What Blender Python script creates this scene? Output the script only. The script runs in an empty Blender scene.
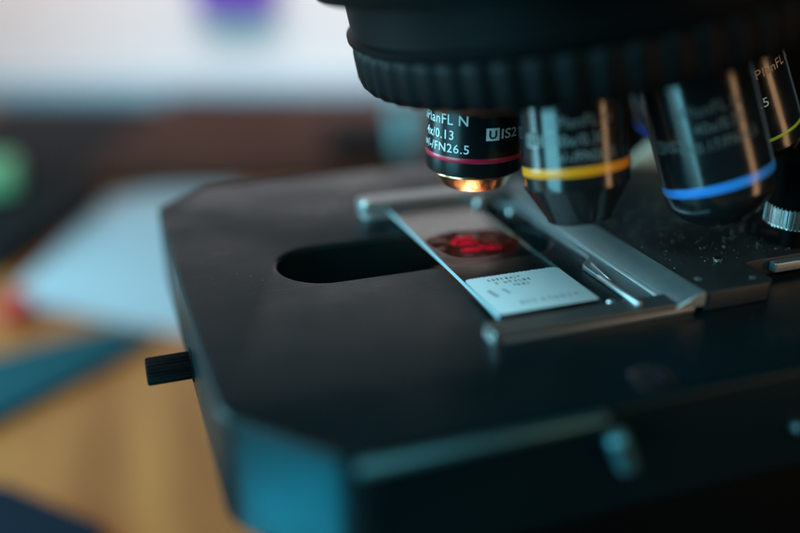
import bpy, bmesh, math, random
from mathutils import Vector, Matrix
random.seed(7)
MM = 0.001
C = bpy.context.scene.collection
R = math.radians
scene = bpy.context.scene

# ------------------------------------------------------------------ camera
cd = bpy.data.cameras.new('camera'); cam = bpy.data.objects.new('camera', cd); C.objects.link(cam)
CAM = Vector((-76.9, -152.0, 83.0))
cam.location = CAM * MM
cam.rotation_euler = (R(90 - 22.86), 0, R(-19.44))
cd.sensor_width = 36.0; cd.lens = 38.25
cd.clip_start = 0.01; cd.clip_end = 20
cd.dof.use_dof = True; cd.dof.focus_distance = 0.2105; cd.dof.aperture_fstop = 2.5
scene.camera = cam

# ------------------------------------------------------------------ materials
def rgb(h):
    h = h.lstrip('#'); v = [int(h[i:i+2], 16) / 255 for i in (0, 2, 4)]
    return tuple([(x / 12.92 if x < .04045 else ((x + .055) / 1.055) ** 2.4) for x in v] + [1])
def mat(name, col, rough=.5, metal=0., spec=.5, bump=0., bscale=900., var=0., vscale=120., coat=0., rvar=0.):
    m = bpy.data.materials.new(name); m.use_nodes = True
    nt = m.node_tree; b = nt.nodes['Principled BSDF']
    col = tuple(col) if len(col) == 4 else tuple(col) + (1,)
    b.inputs['Base Color'].default_value = col
    b.inputs['Roughness'].default_value = rough; b.inputs['Metallic'].default_value = metal
    b.inputs['Specular IOR Level'].default_value = spec
    b.inputs['Coat Weight'].default_value = coat; b.inputs['Coat Roughness'].default_value = .08
    tc = nt.nodes.new('ShaderNodeTexCoord')
    if bump:
        n = nt.nodes.new('ShaderNodeTexNoise'); n.inputs['Scale'].default_value = bscale; n.inputs['Detail'].default_value = 4
        bp = nt.nodes.new('ShaderNodeBump'); bp.inputs['Strength'].default_value = bump; bp.inputs['Distance'].default_value = .0003
        nt.links.new(tc.outputs['Object'], n.inputs['Vector']); nt.links.new(n.outputs['Fac'], bp.inputs['Height'])
        nt.links.new(bp.outputs['Normal'], b.inputs['Normal'])
    if var or rvar:
        n = nt.nodes.new('ShaderNodeTexNoise'); n.inputs['Scale'].default_value = vscale; n.inputs['Detail'].default_value = 6
        nt.links.new(tc.outputs['Object'], n.inputs['Vector'])
        if var:
            mx = nt.nodes.new('ShaderNodeMix'); mx.data_type = 'RGBA'
            mx.inputs['A'].default_value = tuple(c * (1 - var) for c in col[:3]) + (1,)
            mx.inputs['B'].default_value = tuple(min(1, c * (1 + var)) for c in col[:3]) + (1,)
            nt.links.new(n.outputs['Fac'], mx.inputs['Factor']); nt.links.new(mx.outputs['Result'], b.inputs['Base Color'])
        if rvar:
            mr = nt.nodes.new('ShaderNodeMapRange'); mr.inputs['From Min'].default_value = .3; mr.inputs['From Max'].default_value = .7
            mr.inputs['To Min'].default_value = rough - rvar; mr.inputs['To Max'].default_value = rough + rvar
            nt.links.new(n.outputs['Fac'], mr.inputs['Value']); nt.links.new(mr.outputs['Result'], b.inputs['Roughness'])
    return m

M = {}
M['stage'] = mat('stage black satin paint', (.0010, .0068, .0088), .36, spec=.2, bump=.22, bscale=2200, rvar=.10, vscale=45)
def rub_marks(m):
    nt = m.node_tree; b = nt.nodes['Principled BSDF']; tc = [n for n in nt.nodes if n.type == 'TEX_COORD'][0]
    old = b.inputs['Roughness'].links[0].from_socket
    add = None
    for ang, sc in ((28, (30, 900, 1)), (-50, (22, 700, 1)), (80, (40, 1200, 1))):
        mp = nt.nodes.new('ShaderNodeMapping'); mp.inputs['Rotation'].default_value = (0, 0, R(ang)); mp.inputs['Scale'].default_value = sc
        n = nt.nodes.new('ShaderNodeTexNoise'); n.inputs['Scale'].default_value = 1; n.inputs['Detail'].default_value = 2
        mr = nt.nodes.new('ShaderNodeMapRange'); mr.inputs['From Min'].default_value = .66; mr.inputs['From Max'].default_value = .74; mr.inputs['To Max'].default_value = -.10
        nt.links.new(tc.outputs['Object'], mp.inputs['Vector']); nt.links.new(mp.outputs[0], n.inputs['Vector']); nt.links.new(n.outputs['Fac'], mr.inputs['Value'])
        ad = nt.nodes.new('ShaderNodeMath'); ad.operation = 'ADD'
        nt.links.new(old, ad.inputs[0]); nt.links.new(mr.outputs[0], ad.inputs[1]); old = ad.outputs[0]
    nt.links.new(old, b.inputs['Roughness'])
rub_marks(M['stage'])
M['stage'].node_tree.nodes['Principled BSDF'].inputs['Specular Tint'].default_value = (.58, .92, 1, 1)
M['black'] = mat('black crackle paint', (.010, .011, .012), .5, spec=.4, bump=.2, bscale=1800)
M['rubber'] = mat('black ribbed rubber', (.002, .003, .0035), .5, spec=.09, bump=.1, bscale=3000)
M['dull'] = mat('dull black paint', (.0011, .002, .0023), .5, spec=.06, bump=.1, bscale=1800)
M['lacquer'] = mat('black objective lacquer', (.008, .009, .010), .2, spec=.5, bump=.03, bscale=1500, coat=.35, rvar=.05, vscale=200)
M['lacquer4'] = mat('matt objective lacquer', (.007, .008, .009), .27, spec=.22, bump=.03, bscale=1500)
M['nose'] = mat('black nose cone', (.010, .011, .012), .24, spec=.5, bump=.03, bscale=1500)
M['copper'] = mat('polished copper nickel', (.95, .48, .29), .26, metal=1., bump=.05, bscale=1200)
M['chrome'] = mat('brushed steel', (.62, .62, .60), .24, metal=1., bump=.05, bscale=2000)
M['anod'] = mat('grey anodised aluminium', (.44, .48, .49), .36, metal=.85, bump=.1, bscale=2500, var=.15, vscale=300)
M['gunmetal'] = mat('dark grey metal', (.10, .11, .11), .45, metal=.8)
M['darkanod'] = mat('dark anodised bar', (.17, .18, .18), .42, metal=.85, bump=.1, bscale=2500)
M['tealglint'] = mat('steel with teal glint colour', (.07, .19, .22), .45, metal=.85)  # teal of the highlights is put into the metal colour
M['dusty'] = mat('black anodised plate', (.020, .020, .021), .42, spec=.5, bump=.25, bscale=2200, var=.4, vscale=90)
M['red'] = mat('crimson enamel', (.62, .008, .04), .35, coat=.3)
M['yellow'] = mat('amber enamel', (.90, .27, .004), .35, coat=.3)
M['blue'] = mat('sky blue enamel', (.03, .25, .75), .35, coat=.3)
M['green'] = mat('lime enamel', (.42, .55, .02), .35, coat=.3)
M['navy'] = mat('navy enamel', (.02, .05, .35), .35, coat=.3)
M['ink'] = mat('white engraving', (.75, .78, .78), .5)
M['ink2'] = mat('dimmed engraving', (.22, .24, .24), .5)  # same white engraving, weaker light put into its colour
M['ink3'] = mat('further dimmed engraving', (.10, .11, .11), .5)  # white engraving again, colour darkened further to stand for dim light
M['labelpaper'] = mat('label paper', (.44, .60, .65), .6, bump=.1, bscale=3000, var=.04, vscale=400)
M['print'] = mat('label print', (.03, .05, .06), .6)
M['faint'] = mat('faded label print', (.22, .31, .36), .6)
M['dust'] = mat('pale dust', (.55, .55, .53), .9)
M['beige'] = mat('beige plastic', (.80, .58, .43), .5)
M['wallp'] = mat('white painted wall', (.80, .735, .735), .8, bump=.1, bscale=300, var=.03, vscale=4)
M['skirt'] = mat('pale blue skirting', (.17, .34, .44), .5, var=.08, vscale=8)
M['purple'] = mat('purple card', (.16, .008, .50), .6, var=.25, vscale=12)
M['brown'] = mat('dark brown wood', (.040, .014, .007), .7, spec=.1, var=.7, vscale=9)
M['paper'] = mat('pale blue paper', (.36, .48, .55), .7, var=.06, vscale=12)
M['folder'] = mat('teal cloth folder', (.008, .065, .085), .7, spec=.1, var=.2, vscale=20)
M['greenb'] = mat('green block', (.18, .45, .22), .6, var=.15, vscale=20)
M['redp'] = mat('red plastic', (.55, .03, .02), .4)
M['key'] = mat('black plastic', (.010, .012, .014), .7, spec=.05)
M['teal'] = mat('pale teal plastic', (.26, .52, .55), .5)
M['navycover'] = mat('dark navy cover', (.006, .015, .028), .7, spec=.06)

def wood():
    m = bpy.data.materials.new('orange desk wood'); m.use_nodes = True; nt = m.node_tree; b = nt.nodes['Principled BSDF']
    tc = nt.nodes.new('ShaderNodeTexCoord'); mp = nt.nodes.new('ShaderNodeMapping')
    mp.inputs['Rotation'].default_value = (0, 0, R(-14)); mp.inputs['Scale'].default_value = (26, 2.2, 1)
    n = nt.nodes.new('ShaderNodeTexNoise'); n.inputs['Scale'].default_value = 1.6; n.inputs['Detail'].default_value = 7
    cr = nt.nodes.new('ShaderNodeValToRGB')
    e = cr.color_ramp.elements; e[0].position = .3; e[0].color = (.24, .072, .018, 1); e[1].position = .7; e[1].color = (.44, .165, .045, 1)
    nt.links.new(tc.outputs['Object'], mp.inputs['Vector']); nt.links.new(mp.outputs['Vector'], n.inputs['Vector'])
    nt.links.new(n.outputs['Fac'], cr.inputs['Fac']); nt.links.new(cr.outputs['Color'], b.inputs['Base Color'])
    b.inputs['Roughness'].default_value = .5; b.inputs['Specular IOR Level'].default_value = .3
    return m
M['wood'] = wood()

def glass():
    m = bpy.data.materials.new('thin slide glass'); m.use_nodes = True; nt = m.node_tree
    for n in list(nt.nodes):
        if n.type != 'OUTPUT_MATERIAL': nt.nodes.remove(n)
    out = [n for n in nt.nodes if n.type == 'OUTPUT_MATERIAL'][0]
    tr = nt.nodes.new('ShaderNodeBsdfTransparent'); tr.inputs['Color'].default_value = (.90, .95, .95, 1)
    gl = nt.nodes.new('ShaderNodeBsdfGlossy'); gl.inputs['Roughness'].default_value = .03
    fr = nt.nodes.new('ShaderNodeFresnel'); fr.inputs['IOR'].default_value = 1.52
    ge = nt.nodes.new('ShaderNodeNewGeometry'); mr = nt.nodes.new('ShaderNodeMapRange')      # leaving faces keep the same reflectance
    mr.inputs['To Min'].default_value = 1.52; mr.inputs['To Max'].default_value = 1 / 1.52
    nt.links.new(ge.outputs['Backfacing'], mr.inputs['Value']); nt.links.new(mr.outputs['Result'], fr.inputs['IOR'])
    mx = nt.nodes.new('ShaderNodeMixShader')
    nt.links.new(fr.outputs['Fac'], mx.inputs['Fac']); nt.links.new(tr.outputs[0], mx.inputs[1]); nt.links.new(gl.outputs[0], mx.inputs[2])
    nt.links.new(mx.outputs[0], out.inputs['Surface'])
    return m
M['glass'] = glass()
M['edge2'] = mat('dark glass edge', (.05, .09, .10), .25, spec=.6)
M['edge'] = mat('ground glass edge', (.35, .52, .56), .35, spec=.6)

def tissue(name, c1, c2, transl, alpha_noise=False):
    m = bpy.data.materials.new(name); m.use_nodes = True; nt = m.node_tree
    for n in list(nt.nodes):
        if n.type != 'OUTPUT_MATERIAL': nt.nodes.remove(n)
    out = [n for n in nt.nodes if n.type == 'OUTPUT_MATERIAL'][0]
    tc = nt.nodes.new('ShaderNodeTexCoord'); n = nt.nodes.new('ShaderNodeTexNoise'); n.inputs['Scale'].default_value = 650; n.inputs['Detail'].default_value = 9
    n.inputs['Roughness'].default_value = .7
    cr = nt.nodes.new('ShaderNodeValToRGB'); e = cr.color_ramp.elements
    e[0].position = .38; e[0].color = c1; e[1].position = .62; e[1].color = c2
    nt.links.new(tc.outputs['Object'], n.inputs['Vector']); nt.links.new(n.outputs['Fac'], cr.inputs['Fac'])
    d = nt.nodes.new('ShaderNodeBsdfDiffuse'); t = nt.nodes.new('ShaderNodeBsdfTranslucent'); mx = nt.nodes.new('ShaderNodeMixShader')
    mx.inputs['Fac'].default_value = transl
    for s in (d, t): nt.links.new(cr.outputs['Color'], s.inputs['Color'])
    nt.links.new(d.outputs[0], mx.inputs[1]); nt.links.new(t.outputs[0], mx.inputs[2])
    last = mx
    if alpha_noise:
        tp = nt.nodes.new('ShaderNodeBsdfTransparent'); m2 = nt.nodes.new('ShaderNodeMixShader')
        n2 = nt.nodes.new('ShaderNodeTexNoise'); n2.inputs['Scale'].default_value = 260; n2.inputs['Detail'].default_value = 6
        mr = nt.nodes.new('ShaderNodeMapRange'); mr.inputs['From Min'].default_value = .35; mr.inputs['From Max'].default_value = .6
        mr.inputs['To Min'].default_value = .35; mr.inputs['To Max'].default_value = .95
        nt.links.new(tc.outputs['Object'], n2.inputs['Vector']); nt.links.new(n2.outputs['Fac'], mr.inputs['Value'])
        nt.links.new(mr.outputs[0], m2.inputs['Fac']); nt.links.new(tp.outputs[0], m2.inputs[1]); nt.links.new(mx.outputs[0], m2.inputs[2]); last = m2
    nt.links.new(last.outputs[0], out.inputs['Surface'])
    return m
M['tissue'] = tissue('red stained tissue', (.07, .001, .003, 1), (.60, .016, .04, 1), .03)
M['mount'] = tissue('brown mounting medium', (.006, .003, .003, 1), (.05, .010, .007, 1), .02, True)

# ------------------------------------------------------------------ mesh helpers (millimetres in, metres out)
def link(name, me, m, parent=None, smooth=True, angle=35):
    o = bpy.data.objects.new(name, me); C.objects.link(o)
    if m is not None and not me.materials: me.materials.append(m)
    if smooth:
        me.shade_smooth() if hasattr(me, 'shade_smooth') else None
        try: me.set_sharp_from_angle(angle=R(angle))
        except Exception: pass
    if parent: 
        o.parent = parent; o.matrix_parent_inverse = Matrix.Identity(4)
    return o
def local(parent):      # world -> parent space translation for empties that only translate
    return parent.matrix_local.inverted() if parent else Matrix.Identity(4)
def build(name, bm, m, parent=None, world=True, smooth=True, angle=35):
    bmesh.ops.recalc_face_normals(bm, faces=bm.faces)
    bmesh.ops.scale(bm, vec=(MM,) * 3, verts=bm.verts)
    if parent and world:
        W = Matrix.Identity(4); p = parent
        chain = []
        while p: chain.append(p); p = p.parent
        for p in reversed(chain): W = W @ p.matrix_basis
        bmesh.ops.transform(bm, matrix=W.inverted(), verts=bm.verts)
    me = bpy.data.meshes.new(name); bm.to_mesh(me); bm.free()
    return link(name, me, m, parent, smooth, angle)
def tag(o, label=None, cat=None, group=None, kind=None):
    if label: o['label'] = label
    if cat: o['category'] = cat
    if group: o['group'] = group
    if kind: o['kind'] = kind
    return o
def empty(name, loc, rz=0):
    o = bpy.data.objects.new(name, None); C.objects.link(o); o.location = Vector(loc) * MM; o.rotation_euler.z = rz
    o.empty_display_size = .01
    return o
def box(bm, lo, hi, bev=0., seg=2, mtx=None):
    r = bmesh.ops.create_cube(bm, size=1); vs = r['verts']
    lo = Vector(lo); hi = Vector(hi)
    for v in vs: v.co = Vector([(lo[i] + hi[i]) / 2 + v.co[i] * (hi[i] - lo[i]) for i in range(3)])
    if bev:
        es = list({e for v in vs for e in v.link_edges})
        g = bmesh.ops.bevel(bm, geom=es, offset=bev, segments=seg, affect='EDGES', profile=.6)
        vs = list({v for f in g['faces'] for v in f.verts} | {v for v in vs if v.is_valid})
    if mtx: bmesh.ops.transform(bm, matrix=mtx, verts=[v for v in vs if v.is_valid])
    return bm
def lathe(bm, prof, seg=96, mtx=None, flute=None, closed=False):
    """prof: (r, z) list; flute(r, z, ang) -> r"""
    rings = []
    new = []
    for (r, z) in prof:
        if r < 1e-6:
            v = bm.verts.new((0, 0, z)); rings.append([v]); new.append(v)
        else:
            L = []
            for k in range(seg):
                a = 2 * math.pi * k / seg
                rr = flute(r, z, k) if flute else r
                v = bm.verts.new((rr * math.cos(a), rr * math.sin(a), z)); L.append(v); new.append(v)
            rings.append(L)
    for A, B in zip(rings, rings[1:]):
        for k in range(seg):
            k2 = (k + 1) % seg
            if len(A) == 1 and len(B) == 1: continue
            if len(A) == 1: bm.faces.new((A[0], B[k2], B[k]))
            elif len(B) == 1: bm.faces.new((A[k], A[k2], B[0]))
            else: bm.faces.new((A[k], A[k2], B[k2], B[k]))
    if mtx: bmesh.ops.transform(bm, matrix=mtx, verts=new)
    return bm
def rounded(poly, rad, n=6):
    """round the corners of a polygon"""
    out = []; N = len(poly)
    for i in range(N):
        p = Vector(poly[i]); a = (Vector(poly[i-1]) - p); b = (Vector(poly[(i+1) % N]) - p)
        r = min(rad, a.length * .45, b.length * .45)
        p1 = p + a.normalized() * r; p2 = p + b.normalized() * r
        for k in range(n + 1):
            t = k / n; out.append((1-t)**2 * p1 + 2*t*(1-t) * p + t*t * p2)
    return [(v.x, v.y) for v in out]
def stadium(cx, cy, L, r, n=24):
    out = []
    for k in range(n + 1):
        a = -math.pi/2 + math.pi * k / n; out.append((cx + L/2 - r + r*math.cos(a), cy + r*math.sin(a)))
    for k in range(n + 1):
        a = math.pi/2 + math.pi * k / n; out.append((cx - L/2 + r + r*math.cos(a), cy + r*math.sin(a)))
    return out
def plate_mesh(outlines, z0, z1, bev=.3, res=3):
    """bevelled flat plate with holes through a filled 2D curve"""
    cu = bpy.data.curves.new('plate', 'CURVE'); cu.dimensions = '2D'; cu.fill_mode = 'BOTH'
    for pts in outlines:
        s = cu.splines.new('POLY'); s.points.add(len(pts) - 1); s.use_cyclic_u = True
        for q, p in zip(s.points, pts): q.co = (p[0], p[1], 0, 1)
    cu.extrude = (z1 - z0) / 2 - bev; cu.bevel_depth = bev; cu.bevel_resolution = res; cu.offset = -bev
    o = bpy.data.objects.new('tmp', cu); C.objects.link(o)
    dg = bpy.context.evaluated_depsgraph_get(); dg.update()
    me = bpy.data.meshes.new_from_object(o.evaluated_get(dg))
    bpy.data.objects.remove(o); bpy.data.curves.remove(cu)
    me.materials.clear()
    bm = bmesh.new(); bm.from_mesh(me); bpy.data.meshes.remove(me)
    bmesh.ops.translate(bm, vec=(0, 0, (z0 + z1) / 2), verts=bm.verts)
    bmesh.ops.remove_doubles(bm, verts=bm.verts, dist=.0005)
    return bm
def text_bm(s, w, h, align='CENTER', bold=0., space=1.):
    """flat text mesh: width w, cap height h, centred (or left edge at 0)"""
    cu = bpy.data.curves.new('t', 'FONT'); cu.body = s; cu.size = 1; cu.align_x = 'LEFT'; cu.resolution_u = 3; cu.offset = bold; cu.space_character = space
    o = bpy.data.objects.new('tmp', cu); C.objects.link(o)
    dg = bpy.context.evaluated_depsgraph_get(); dg.update()
    me = bpy.data.meshes.new_from_object(o.evaluated_get(dg)); bpy.data.objects.remove(o); bpy.data.curves.remove(cu)
    bm = bmesh.new(); bm.from_mesh(me); bpy.data.meshes.remove(me)
    xs = [v.co.x for v in bm.verts]
    x0, x1 = min(xs), max(xs)
    for v in bm.verts:
        t = (v.co.x - x0) / (x1 - x0)
        v.co.x = (t - .5) * w if align == 'CENTER' else t * w
        v.co.y = (v.co.y - .35) * h / .70; v.co.z = 0
    return bm
def merge(dst, src):
    me = bpy.data.meshes.new('m'); src.to_mesh(me); src.free(); dst.from_mesh(me); bpy.data.meshes.remove(me); return dst
def wrap(bm, rad, ang, z):
    for v in bm.verts:
        a = ang + v.co.x / rad; zz = z + v.co.y
        v.co = (rad * math.cos(a), rad * math.sin(a), zz)
    return bm

# ------------------------------------------------------------------ setting
ZD = -170.0
FW = Vector((math.sin(R(19.44)), math.cos(R(19.44)), 0)); RT = Vector((FW.y, -FW.x, 0))
def cview(r, f, z): # right / forward from the camera's foot -> world mm
    return Vector((CAM.x, CAM.y, 0)) + RT * r + FW * f + Vector((0, 0, z))
VIEW = Matrix(((RT.x, FW.x, 0, CAM.x), (RT.y, FW.y, 0, CAM.y), (0, 0, 1, 0), (0, 0, 0, 1)))
bm = bmesh.new(); box(bm, (-900, -700, ZD - 25), (1200, 1235, ZD), 1.5, mtx=VIEW)
tag(build('desk', bm, M['wood']), kind='structure')
bm = bmesh.new(); box(bm, (-1300, 1240, ZD - 300), (1500, 1290, 420), mtx=VIEW)
tag(build('wall', bm, M['wallp']), kind='structure')

# ------------------------------------------------------------------ microscope
mic = empty('microscope', (45, 110, ZD))
tag(mic, 'black laboratory microscope with colour ringed objectives above its flat slotted stage', 'microscope')

# --- stage
ZS = -2.5
outer = rounded([(-64, -16), (-45, -37.5), (128, -37.5), (140, -25), (140, 115), (128, 126), (-48, 126), (-64.5, 109)], 5.0, 8)
outer = [p for p in outer if p[1] < 60 or p[0] > 0] + [(-47.5, 126), (-48.6, 125.4), (-64.2, 109.6), (-64.5, 108.6)]
slot = stadium(-1, 48.2, 77, 12.3)
bm = plate_mesh([outer, slot], ZS - 25, ZS, 1.3, 5)
stage = build('stage', bm, M['stage'], mic, angle=30)
bm = bmesh.new(); box(bm, (-38, -35.5, ZS - 95), (125, 118, ZS - 25.3), 1)
build('stage_carrier', bm, M['dull'], stage)
# knurled thumbscrew on the left side
def knurl(n, amp):
    return lambda r, z, k: r - (amp if (k % 4) in (0, 1) else 0.)
bm = bmesh.new()
kn = lambda r, z, k: r * (1 - (.07 if (k % 4) < 2 else 0)) if r > 3.0 else r
lathe(bm, [(0, 0), (2.9, 0), (3.35, .4), (3.45, .8), (3.45, 10.6), (3.2, 11), (2.6, 11.1), (2.5, 10.8), (0, 10.8)], 96,
      Matrix.Translation((-64, 37, -20.0)) @ Matrix.Rotation(R(-90), 4, 'Y'), kn)
lathe(bm, [(0, 0), (4.3, 0), (4.3, .7), (2.6, 1.0)], 48, Matrix.Translation((-63.8, 37, -20.0)) @ Matrix.Rotation(R(-90), 4, 'Y'))
build('thumbscrew', bm, M['rubber'], stage)
# pin and screws added along the stage front for its soft teal glints
bm = bmesh.new()
lathe(bm, [(0, .9), (2.2, .85), (3.8, .5), (4.4, .1), (4.4, 0)], 48, Matrix.Translation((18.5, -31.0, ZS + .0)))
build('glint_cap', bm, M['nose'], stage)
bm = bmesh.new()
lathe(bm, [(0, 5), (1.4, 4.8), (2.2, 4), (2.2, -4), (1.4, -4.8), (0, -5)], 40, Matrix.Translation((6.5, -40.4, -10.5)) @ Matrix.Rotation(R(-24), 4, 'Y'))
build('glint_pin', bm, M['tealglint'], stage)
bm = bmesh.new()
lathe(bm, [(0, 3), (1.5, 2.6), (2.2, 1.6), (2.2, 0)], 40, Matrix.Translation((51, -37.4, -16)) @ Matrix.Rotation(R(90), 4, 'X'))
build('glint_screw', bm, M['nose'], stage)

bm = bmesh.new()  # bar added to stand for the highlight along the front edge
lathe(bm, [(0, -.6), (.9, -.5), (1.2, 0), (1.2, 47), (.9, 47.5), (0, 47.6)], 24, Matrix.Translation((-43.5, -38.0, ZS - 1.6)) @ Matrix.Rotation(R(90), 4, 'Y'))
build('edge_highlight', bm, M['tealglint'], stage)
# --- condenser with its lit lens under the slot
bm = bmesh.new(); lathe(bm, [(0, -40), (20, -40), (20, -30), (11, -24.5), (12, -26), (12, -13), (11.4, -13), (11.4, -24.2), (0, -24.2)], 64, Matrix.Translation((13, 47.0, 0)))
cond = build('condenser', bm, M['black'], mic)
bm = bmesh.new(); lathe(bm, [(11.3, -24.6), (8, -24.1), (4, -23.8), (0, -23.7)], 48, Matrix.Translation((13, 47.0, 0)))
build('condenser_lens', bm, M['nose'], cond)
l = bpy.data.lights.new('condenser_lamp', 'AREA'); l.shape = 'DISK'; l.size = 22.4 * MM; l.energy = .05; l.color = (1, .55, .28); l.spread = R(75)
lo = bpy.data.objects.new('condenser_lamp', l); C.objects.link(lo); lo.location = Vector((13, 47, -23.2)) * MM; lo.rotation_euler = (R(180), 0, 0)

# --- specimen holder (mechanical stage frame)
bm = plate_mesh([rounded([(-5.5, -8.8), (46, -8.8), (46, 85), (-5.5, 85), (-8, 82), (-8, 76), (-5.5, 74.5), (34, 74.5), (38.4, 70), (38.4, 26), (34, 22), (34, 2), (30, -1.2), (-3.5, -1.2), (-5.5, -3)], 1.2, 4)],
                ZS + .05, -1.15, .25)
holder = build('specimen_holder', bm, M['anod'], mic)
bm = plate_mesh([rounded([(-5.2, -8.9), (47, -8.9), (47, -2.6), (-5.2, -2.6)], .8, 4)], -1.2, .3, .35)
build('front_bar', bm, M['darkanod'], holder)
bm = plate_mesh([rounded([(-8, 76.3), (40, 76.3), (40, 84), (-8, 84)], 2.2, 5)], -1.1, 2.4, .7)
build('back_bar', bm, M['anod'], holder)
# sloped bright rail along the right plate
bm = bmesh.new()
prof = [(39.6, -1.0), (40.4, .1), (45.0, 2.2), (47.6, 2.6), (47.6, -1.0)]
v0 = [bm.verts.new((x, -9.4, z)) for x, z in prof]; v1 = [bm.verts.new((x, 84, z)) for x, z in prof]
for i in range(5):
    j = (i + 1) % 5; bm.faces.new((v0[i], v0[j], v1[j], v1[i]))
bm.faces.new(v0[::-1]); bm.faces.new(v1)
bmesh.ops.bevel(bm, geom=list(bm.edges), offset=.3, segments=3, affect='EDGES')
build('rail', bm, M['anod'], holder)
# spring finger and guide wire beside the slide
bm = bmesh.new()
def rod(bm, a, b, r, seg=20):
    a = Vector(a); b = Vector(b); d = b - a; L = d.length
    mtx = Matrix.Translation(a) @ d.to_track_quat('Z', 'Y').to_matrix().to_4x4()
    return lathe(bm, [(0, -r*.8), (r*.7, -r*.6), (r, 0), (r, L), (r*.7, L + r*.6), (0, L + r*.8)], seg, mtx)
rod(bm, (31.9, -6.0, .5), (32.8, 12.0, -.4), .75); build('spring_finger', bm, M['anod'], holder)
bm = bmesh.new(); rod(bm, (35.0, 10.5, -.8), (36.2, 21, -.8), .28); build('guide_wire', bm, M['anod'], holder)
def screw(name, x, y, z, r, h, m, parent):
    bm = bmesh.new(); lathe(bm, [(r, 0), (r, h*.7), (r*.85, h), (r*.3, h*1.02), (0, h*1.02)], 40, Matrix.Translation((x, y, z)))
    return build(name, bm, m, parent)
screw('pin', 27.5, 72.0, -1.1, 1.5, 2.6, M['chrome'], holder)
screw('pin', -4.3, -7.9, -2.3, 1.15, 2.9, M['chrome'], holder)
screw('pin', 33.5, 62, -1.1, 1.3, 1.6, M['chrome'], holder)
screw('pin', 27.4, -1.9, -1.1, 1.2, 1.4, M['chrome'], holder)
screw('pin', -6.3, 78.0, .8, 1.3, 1.9, M['chrome'], holder)
# dusty carriage plate to the right
bm = plate_mesh([rounded([(47.9, -9.2), (66, -9.2), (67.5, -7.5), (68, 2.5), (74, 3.0), (112, 3.0), (112, 96), (47.9, 96)], 1.2, 4)], ZS + .05, 2.3, .35)
car = build('carriage_plate', bm, M['dusty'], mic)
screw('screw', 63.0, 6.4, 2.25, 1.15, .5, M['chrome'], car)
screw('screw', 50.8, -2.0, 2.25, 1.0, .2, M['anod'], car)
screw('screw', 63.5, -5.5, 2.25, .8, .15, M['anod'], car)
bm = plate_mesh([rounded([(76, .5), (116, .5), (116, 2.9), (76, 2.9)], .4, 3)], -.9, 1.6, .25); build('edge_strip', bm, M['anod'], car)
# knurled steel thumb nut on a stem with dark cap, right
KX, KY = 87.1, 8.4
bm = bmesh.new()
lathe(bm, [(3, .2), (3, 0), (7.0, 0), (7.4, .4), (7.4, 5.0), (7.0, 5.4), (6, 5.5), (0, 5.5)], 176, Matrix.Translation((KX, KY, 8.4)),
      lambda r, z, k: r - (.55 if (k % 4) < 2 and r > 7.1 else 0))
knob = build('knurled_knob', bm, M['chrome'], car, smooth=False)
bm = bmesh.new(); lathe(bm, [(2.8, 2.25), (2.8, 8.5), (0, 8.5)], 40, Matrix.Translation((KX, KY, 0))); build('knob_stem', bm, M['dull'], knob)
bm = bmesh.new(); lathe(bm, [(6.5, 13.95), (7.6, 14.1), (7.8, 15), (7.8, 26), (0, 26)], 64, Matrix.Translation((KX, KY, 0))); build('knob_cap', bm, M['dull'], knob)
bm = bmesh.new()
lathe(bm, [(0, 0), (1, .4), (6.5, 13), (7.5, 16), (7.5, 30), (0, 30)], 48, Matrix.Translation((88.0, 84.0, 4.0)) @ Matrix.Rotation(R(82), 4, 'Y'))
build('tapered_plug', bm, M['beige'], car)

# --- nosepiece
AL = R(12.9); PH = R(-.9); RS = 31.68
h = Vector((math.cos(PH), math.sin(PH), 0)); Zv = Vector((0, 0, 1))
AX = -Zv * math.cos(AL) + h * math.sin(AL)
S4 = Vector((13, 44.7, 46)); TC = S4 + (h * math.cos(AL) + Zv * math.sin(AL)) * RS
TM = Matrix.Translation(TC - AX * 2.2) @ AX.to_track_quat('Z', 'Y').to_matrix().to_4x4()     # local +Z points down the turret axis
bm = bmesh.new(); lathe(bm, [(0, -1), (30, -1), (46, .5), (55.5, 1.0), (55.5, -14), (0, -14)], 128, TM)
nose = build('nosepiece', bm, M['dull'], mic)
NF = 56
def flute(r, z, k):
    if r < 57: return r
    p = (k % 8) / 8.
    return r - 1.1 * (0.5 - .5 * math.cos(2 * math.pi * p)) ** 1.6
bm = bmesh.new()
lathe(bm, [(55.8, -10.0), (59.2, -9.6), (59.9, -8.8), (60.2, -7), (60.3, -1.0), (59.9, 0.4), (59.0, 1.6), (57.6, 2.3), (55, 2.6), (50, 2.4), (45, 2.0), (45, -2)], NF * 8, TM, flute)
build('knurled_ring', bm, M['rubber'], nose, angle=60)
bm = bmesh.new(); lathe(bm, [(55, -9.9), (60.4, -10.0), (60.8, -10.4), (60.8, -11.6), (60.2, -12.0), (59.6, -12.2), (59.4, -13.5), (59.4, -22), (40, -22)], 160, TM)
build('collar', bm, M['dull'], nose, angle=40)
bm = bmesh.new(); lathe(bm, [(40, -21.9), (63.5, -21.9), (66, -22.8), (66.8, -24.5), (66.8, -40), (0, -40)], 160, TM)
build('flange', bm, M['dull'], nose, angle=40)
bm = bmesh.new(); box(bm, (8, -25, 96), (220, 115, 190), 12, 4); build('head', bm, M['dull'], mic)
bm = bmesh.new(); box(bm, (88, 163, ZD + 30), (340, 190, 190), 8, 4); build('arm', bm, M['dull'], mic)
bm = bmesh.new(); box(bm, (-10, -170, ZD + .3), (200, 290, ZD + 34), 8, 4); build('base', bm, M['black'], mic)
bm = bmesh.new(); box(bm, (60, 95, ZS - 90), (150, 166, ZS - 24), 4, 3); build('stage_bracket', bm, M['dull'], mic)

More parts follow.
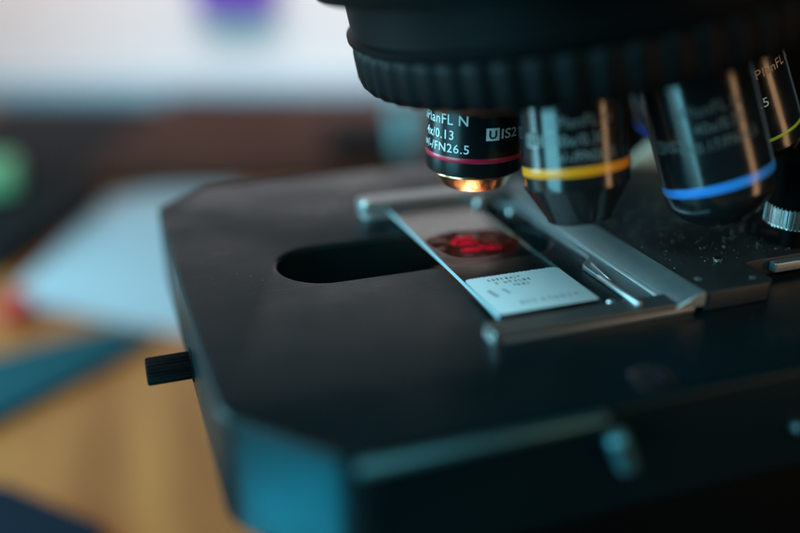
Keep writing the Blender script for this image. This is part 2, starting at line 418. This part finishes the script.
# --- objectives
def objective(k, prof, nprof, nmat, ringd, ringh, ringR, ringmat, lines, label):
    Rk = Matrix.Rotation(-2 * math.pi * k / 7, 4, AX)
    S = TC + (Rk @ (S4 - TC))
    W = Matrix.Translation(S) @ Rk
    inv = W.inverted()
    cl = inv @ CAM; base = math.atan2(cl.y, cl.x)
    bm = bmesh.new(); lathe(bm, prof, 128, W); ob = build('objective', bm, M['lacquer4'] if k == 0 else M['lacquer'], mic, angle=25)
    tag(ob, label)
    bm = bmesh.new(); lathe(bm, nprof, 128, W); build('nose_tip', bm, nmat, ob, angle=30)
    bm = bmesh.new(); r, hh = ringR, ringh / 2
    lathe(bm, [(r - .6, -ringd + hh), (r, -ringd + hh), (r + .12, -ringd + hh*.6), (r + .12, -ringd - hh*.6), (r, -ringd - hh), (r - .6, -ringd - hh)], 128, W)
    build('colour_ring', bm, ringmat, ob)
    tb = bmesh.new(); dk = bmesh.new()
    for (s, deg, d, w, hgt, kind) in lines:
        if kind == 'logo':   # white tablet with a dark U, then IS2
            bx = bmesh.new(); bmesh.ops.create_grid(bx, x_segments=8, y_segments=1, size=1)
            for v in bx.verts: v.co = (v.co.x * w * .17, v.co.y * hgt * .62, 0)
            merge(tb, wrap(bx, prof[2][0] + .05, base + R(deg), -d))
            u = text_bm('U', w * .2, hgt * .8, bold=.03); merge(dk, wrap(u, prof[2][0] + .1, base + R(deg), -d))
            t = text_bm('IS2', w * .5, hgt * .95, 'LEFT', .012)
            merge(tb, wrap(t, prof[2][0] + .06, base + R(deg) + w * .23 / prof[2][0], -d))
        else:
            t = text_bm(s, w, hgt, bold=.004, space=1.08); merge(tb, wrap(t, prof[2][0] + .06, base + R(deg), -d))
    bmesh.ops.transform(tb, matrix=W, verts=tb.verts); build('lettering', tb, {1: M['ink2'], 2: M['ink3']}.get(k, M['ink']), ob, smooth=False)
    if len(dk.verts):
        bmesh.ops.transform(dk, matrix=W, verts=dk.verts); build('logo_letter', dk, M['lacquer'], ob, smooth=False)
    else: dk.free()
    return ob
# 4x, red ring, in the light path
objective(0, [(0, 2), (12.2, 2), (12.4, 0), (12.4, -19.7), (12.45, -19.9), (12.45, -24.6), (12.2, -25.0), (10.7, -25.5), (9, -25.4)],
          [(9.5, -25.4), (10.7, -25.5), (10.75, -25.9), (8.5, -29.3), (8.2, -29.6), (7.2, -29.6), (6.8, -28), (0, -27.4)], M['copper'],
          20.6, 1.5, 12.4, M['red'],
          [('UPlanFL N', -46, 10.6, 16.6, 2.5, 't'), ('4x/0.13', -49, 14.4, 10.6, 2.3, 't'), ('\u221e/-/FN26.5', -45, 17.7, 17.0, 2.2, 't'), ('', 21, 13.9, 10.2, 2.5, 'logo')],
          'short objective with crimson ring and bare copper tip')
# 10x, yellow ring
objective(1, [(0, 2), (12.2, 2), (12.25, 0), (12.25, -20.3), (12.3, -20.5), (12.3, -25.5), (12, -26), (7.6, -33.6)],
          [(7.7, -33.5), (7.4, -34.3), (6.6, -34.6), (4.5, -34.6), (4, -34), (0, -33.8)], M['nose'],
          21.37, 2.3, 12.25, M['yellow'],
          [('UPlanFL N', 8, 10.0, 15, 2.5, 't'), ('10x/0.30', 8, 14.0, 11, 2.4, 't'), ('\u221e/-/FN26.5', 10, 17.7, 15, 2.2, 't'), ('', -48, 13.7, 10.2, 2.5, 'logo')],
          'objective with amber ring and long black cone')
# 40x, light blue ring
objective(2, [(0, 2), (12.5, 2), (12.75, 0), (12.75, -30.6), (12.8, -30.8), (12.8, -35.6), (12.4, -37), (10, -40), (6.6, -42.6), (4, -43)],
          [(4.2, -42.9), (3.6, -43.9), (2.9, -44.2), (2.6, -44.25), (0, -44.0)], M['chrome'],
          31.9, 2.6, 12.75, M['blue'],
          [('UPlanFL N', 6, 13.5, 15, 2.6, 't'), ('40x/0.75', 14, 17.6, 11, 2.5, 't'), ('\u221e/0.17/FN26.5', 12, 21.7, 18, 2.3, 't'), ('', -56, 20.5, 10.2, 2.5, 'logo')],
          'tilted objective with sky blue ring')
# green ring, right and behind
objective(3, [(0, 2), (12.2, 2), (12.3, 0), (12.3, -31.8), (12.35, -32), (12.35, -37), (11.8, -38), (7, -43.5)],
          [(7.1, -43.3), (6.4, -44.2), (4, -44.4), (0, -44)], M['nose'],
          33.2, 1.0, 12.3, M['green'],
          [('UPlanFL N', 44, 15.5, 16, 2.4, 't'), ('20x/0.5', 0, 23.0, 11, 2.4, 't')], 'partly hidden objective with thin lime ring')
# navy ring, behind
objective(4, [(0, 2), (12.2, 2), (12.3, 0), (12.3, -34.8), (12.35, -35), (12.35, -39), (11.8, -40), (6, -44.5)],
          [(6.1, -44.3), (5.4, -44.9), (4, -45), (0, -44.6)], M['nose'],
          36.3, 1.8, 12.3, M['navy'], [('60x/0.9', -10, 20, 10, 2.6, 't')], 'rear objective with navy ring')

bm = plate_mesh([rounded([(-30, -520), (560, -520), (560, 300), (-30, 300)], 12, 5)], ZD + .1, ZD + .29, .05, 1)  # out of view, added so the stage front reflects something dark
tag(build('unseen_dark_mat', bm, M['dull']), 'unseen black mat added on the desk to darken reflections in the stage front', 'mat')
# ------------------------------------------------------------------ slide
sl = empty('glass_slide', (13, 38, -1.1))
tag(sl, 'clear glass slide with red stained specimen and pale cyan paper label on the stage', 'slide')
bm = bmesh.new(); box(bm, (0.05, 0, -1.1), (25.95, 76, -.06)); build('glass', bm, M['glass'], sl, smooth=False)
bm = bmesh.new()
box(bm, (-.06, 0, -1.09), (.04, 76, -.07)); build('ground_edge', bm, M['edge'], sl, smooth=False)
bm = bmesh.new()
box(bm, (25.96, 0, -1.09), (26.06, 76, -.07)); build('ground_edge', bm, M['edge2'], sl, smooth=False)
def blob(bm, cx, cy, rx, ry, z, hgt, rough, n=72, rings=6):
    ph = [random.uniform(0, 6.28) for _ in range(6)]
    c = bm.verts.new((cx, cy, z + hgt)); prev = None
    for j in range(1, rings + 1):
        t = j / rings; L = []
        for k in range(n):
            a = 2 * math.pi * k / n
            w = 1 + rough * sum(math.sin((i + 2) * a + ph[i]) / (i + 1.5) for i in range(6)) * t
            L.append(bm.verts.new((cx + rx * t * w * math.cos(a), cy + ry * t * w * math.sin(a), z + hgt * (1 - t ** 2.5) + random.uniform(-.03, .03) * hgt)))
        for k in range(n):
            k2 = (k + 1) % n
            if prev is None: bm.faces.new((c, L[k], L[k2]))
            else: bm.faces.new((prev[k], L[k], L[k2], prev[k2]))
        prev = L
    return bm
bm = blob(bmesh.new(), 13.0, 43.0, 11.6, 10.5, -.05, .06, .10); sp = build('mounting_medium', bm, M['mount'], sl)
bm = blob(bmesh.new(), 10.6, 44.4, 4.4, 2.7, 0.02, .4, .34); build('tissue', bm, M['tissue'], sp)
bm = blob(bmesh.new(), 13.2, 38.2, 5.4, 2.3, 0.02, .4, .26); build('tissue', bm, M['tissue'], sp)
bm = plate_mesh([rounded([(.3, .2), (25.7, .2), (25.7, 19.6), (24.6, 20.6), (1.4, 20.6), (.3, 19.6)], .9, 4)], -.05, .08, .04, 1)
lab = build('label', bm, M['labelpaper'], sl)
bm = bmesh.new()
def mark(bm, x, y, w, hh, rot=0.):
    c, s = math.cos(rot), math.sin(rot); z = .1
    vs = [bm.verts.new((x + c*a - s*b, y + s*a + c*b, z)) for a, b in ((-w/2, -hh/2), (w/2, -hh/2), (w/2, hh/2), (-w/2, hh/2))]
    bm.faces.new(vs)
def glyphs(bm, x0, x1, y, hh):
    x = x0
    while x < x1:
        w = random.uniform(.35, .6) * hh
        for _ in range(random.choice((2, 3))):
            if random.random() < .5: mark(bm, x + random.uniform(0, w), y, .16 * hh, hh * random.uniform(.7, 1))
            else: mark(bm, x + w/2, y + random.uniform(-.4, .4) * hh, w, .17 * hh)
        x += w + .3 * hh
glyphs(bm, 5.6, 14.6, 18.0, 1.5); glyphs(bm, 6.6, 7.6, 15.9, 1.4); glyphs(bm, 9.0, 15.4, 15.9, 1.5); glyphs(bm, 10.4, 14.0, 13.8, 1.5)
x = 1.5
while x < 24.5:
    mark(bm, x, 20.35, random.uniform(.3, .9), .3); x += random.uniform(.8, 1.3)
build('print', bm, M['print'], lab, smooth=False)
bm = bmesh.new()
mark(bm, 3.6, 10.8, 1.1, 4.0, .2); mark(bm, 7.2, 11.2, .8, 2.8, .25); glyphs(bm, 7.5, 22.5, 4.4, 2.3)
build('faded_print', bm, M['faint'], lab, smooth=False)

# ------------------------------------------------------------------ dust on the carriage plate
bm = bmesh.new()
def speck(x, y, z, r):
    q = bmesh.ops.create_icosphere(bm, subdivisions=1, radius=r)
    for v in q['verts']:
        v.co = Vector((v.co.x * random.uniform(.6, 1.5) + x, v.co.y * random.uniform(.6, 1.5) + y, v.co.z * .5 + z + r * .3))
for _ in range(900):
    x = random.gauss(74, 15); y = random.gauss(32, 20)
    if 49 < x < 111 and 5 < y < 94: speck(x, y, 2.3, random.choice((.06, .07, .09, .12, .17)))
for (x, y, r) in ((52.5, 47, .3), (60, 21, .2), (70, 13, .25), (78, 24, .22), (83, 22, .28), (58, 33, .18), (74, 33, .3), (80, 37, .3)): speck(x, y, 2.3, r)
for _ in range(140):
    x = random.uniform(-60, 120); y = random.uniform(-34, 120)
    if not (-42 < x < 68 and -10 < y < 86 or x > 46 and y > 0): speck(x, y, ZS, random.choice((.06, .07, .09)))
for _ in range(60):
    speck(random.uniform(36, 39), random.uniform(5, 60), -1.15, .07)
tag(build('dust', bm, M['dust']), 'pale dust specks scattered over the black plates of the stage', 'dust', kind='stuff')

# ------------------------------------------------------------------ background on the desk and wall
def poly_slab(name, pts, z0, z1, m, bev=.5, rnd=3, parent=None):
    return build(name, plate_mesh([rounded(pts, rnd, 4)], z0, z1, bev, 2), m, parent)
# pale blue ledge along the foot of the wall
bm = bmesh.new()
box(bm, (-900, 1165, ZD + .3), (1300, 1238, ZD + 30), 12, 4, mtx=VIEW)
tag(build('wall_ledge', bm, M['skirt']), 'pale blue rounded ledge along the foot of the white wall', 'ledge')
bm = bmesh.new(); box(bm, (-281, 1212, -48), (-172, 1238, 70), 4, 3, mtx=VIEW)
tag(build('storage_box', bm, M['purple']), 'purple box fixed high on the white wall', 'box')
br = poly_slab('wooden_board', [(-110, 690), (170, 610), (400, 560), (520, 900), (20, 1060)], ZD + .3, ZD + 18, M['brown'], 2)
tag(br, 'dark brown wooden board lying before the white wall', 'board')
tag(poly_slab('paper_sheet', [(-158, 447), (-40, 350), (60, 480), (30, 690), (-84, 655)], ZD + .3, ZD + 1.3, M['paper'], .3, 2),
    'pale blue paper sheet lying on the wooden desk behind the stage', 'paper')
tag(poly_slab('folder', [(-158, 352), (-90, 372), (-60, 352), (-84, 330), (-160, 272), (-230, 260), (-240, 340)], ZD + .3, ZD + 6, M['folder'], 1.5, 6),
    'teal blue cloth folder on the desk left of the stage', 'folder')
tag(poly_slab('notebook', [(-100, 170), (-143, 216), (-230, 220), (-230, 90), (-90, 90)], ZD + .3, ZD + 8, M['navycover'], 2, 4),
    'dark navy notebook lying on the desk below the folder', 'notebook')
kb = poly_slab('keyboard', [(-176, 500), (-164, 492), (-92, 625), (-88, 700), (-10, 1000), (-190, 1060), (-420, 700)], ZD + .3, ZD + 16, M['key'], 2, 6)
tag(kb, 'black slab of desk equipment beside the pale blue paper', 'equipment')
bm = bmesh.new(); box(bm, (42, 672, ZD + 18.5), (110, 730, ZD + 44), 3, 3, mtx=Matrix.Rotation(R(-8), 4, 'Z'))
tag(build('instrument_box', bm, M['key']), 'small black box on the dark brown board', 'box')
bm = bmesh.new(); box(bm, (-210, 650, ZD + 16.3), (-158, 705, ZD + 40), 6, 3)
tag(build('green_block', bm, M['greenb']), 'pale green block resting on the black equipment', 'block')
bm = bmesh.new(); lathe(bm, [(0, 0), (11, 0), (12, 1), (12, 13), (10, 15), (0, 15)], 48, Matrix.Translation((-148, 412, ZD + 1.5)))
tag(build('bottle_cap', bm, M['redp']), 'small red plastic cap at the corner of the paper sheet', 'cap')
bm = bmesh.new(); lathe(bm, [(0, 0), (12, 0), (13, 2), (15, 46), (13.5, 46), (12, 4), (0, 3)], 48, Matrix.Translation((215, 655, ZD + 22.2)))
tag(build('plastic_cup', bm, M['teal']), 'pale teal plastic cup standing behind the stage', 'cup')

# ------------------------------------------------------------------ light
w = bpy.data.worlds.new('World'); scene.world = w; w.use_nodes = True
bg = w.node_tree.nodes['Background']; bg.inputs['Color'].default_value = (.25, .7, .9, 1); bg.inputs['Strength'].default_value = .012
def area(name, loc, target, sx, sy, watts, col, spread=180):
    l = bpy.data.lights.new(name, 'AREA'); l.shape = 'RECTANGLE'; l.size = sx * MM; l.size_y = sy * MM; l.energy = watts; l.color = col; l.spread = R(spread)
    o = bpy.data.objects.new(name, l); C.objects.link(o); o.location = Vector(loc) * MM
    o.rotation_euler = (Vector(target) - Vector(loc)).to_track_quat('-Z', 'Y').to_euler()
    return o
area('window_light', (-720, -140, 150), (20, 30, 0), 420, 620, 6.5, (.24, .80, 1.0))
area('back_fill_light', (-640, 430, 150), (-60, 30, -10), 300, 500, 8, (.35, .82, 1.0))  # added unseen lamp brightening the left face of the stage
area('low_fill_light', (-185, -58, -155), (-55, -27, -14), 120, 120, .27, (.005, .58, .88), 120)  # added lamp near desk level that lights the chamfered corner teal
area('room_light', (-160, -760, 760), (20, 30, 10), 320, 320, 3.4, (.52, .97, 1.0))
area('warm_strip_light', (440, -470, 70), (50, 30, 40), 140, 380, .78, (1, .58, .30))
area('wall_fill_light', cview(0, 860, 720), cview(0, 1240, -20), 1600, 200, 5.1, (1, .84, .80), 78)  # added lamp aimed at the wall, narrow spread keeps it off the stage
area('desk_light', cview(-500, 200, 800), cview(-150, 450, ZD), 300, 300, 1.0, (1, .86, .72), 90)

scene.view_settings.view_transform = 'Standard'; scene.view_settings.look = 'None'
scene.view_settings.gamma = 1; scene.view_settings.exposure = 0
scene.render.engine = 'CYCLES'
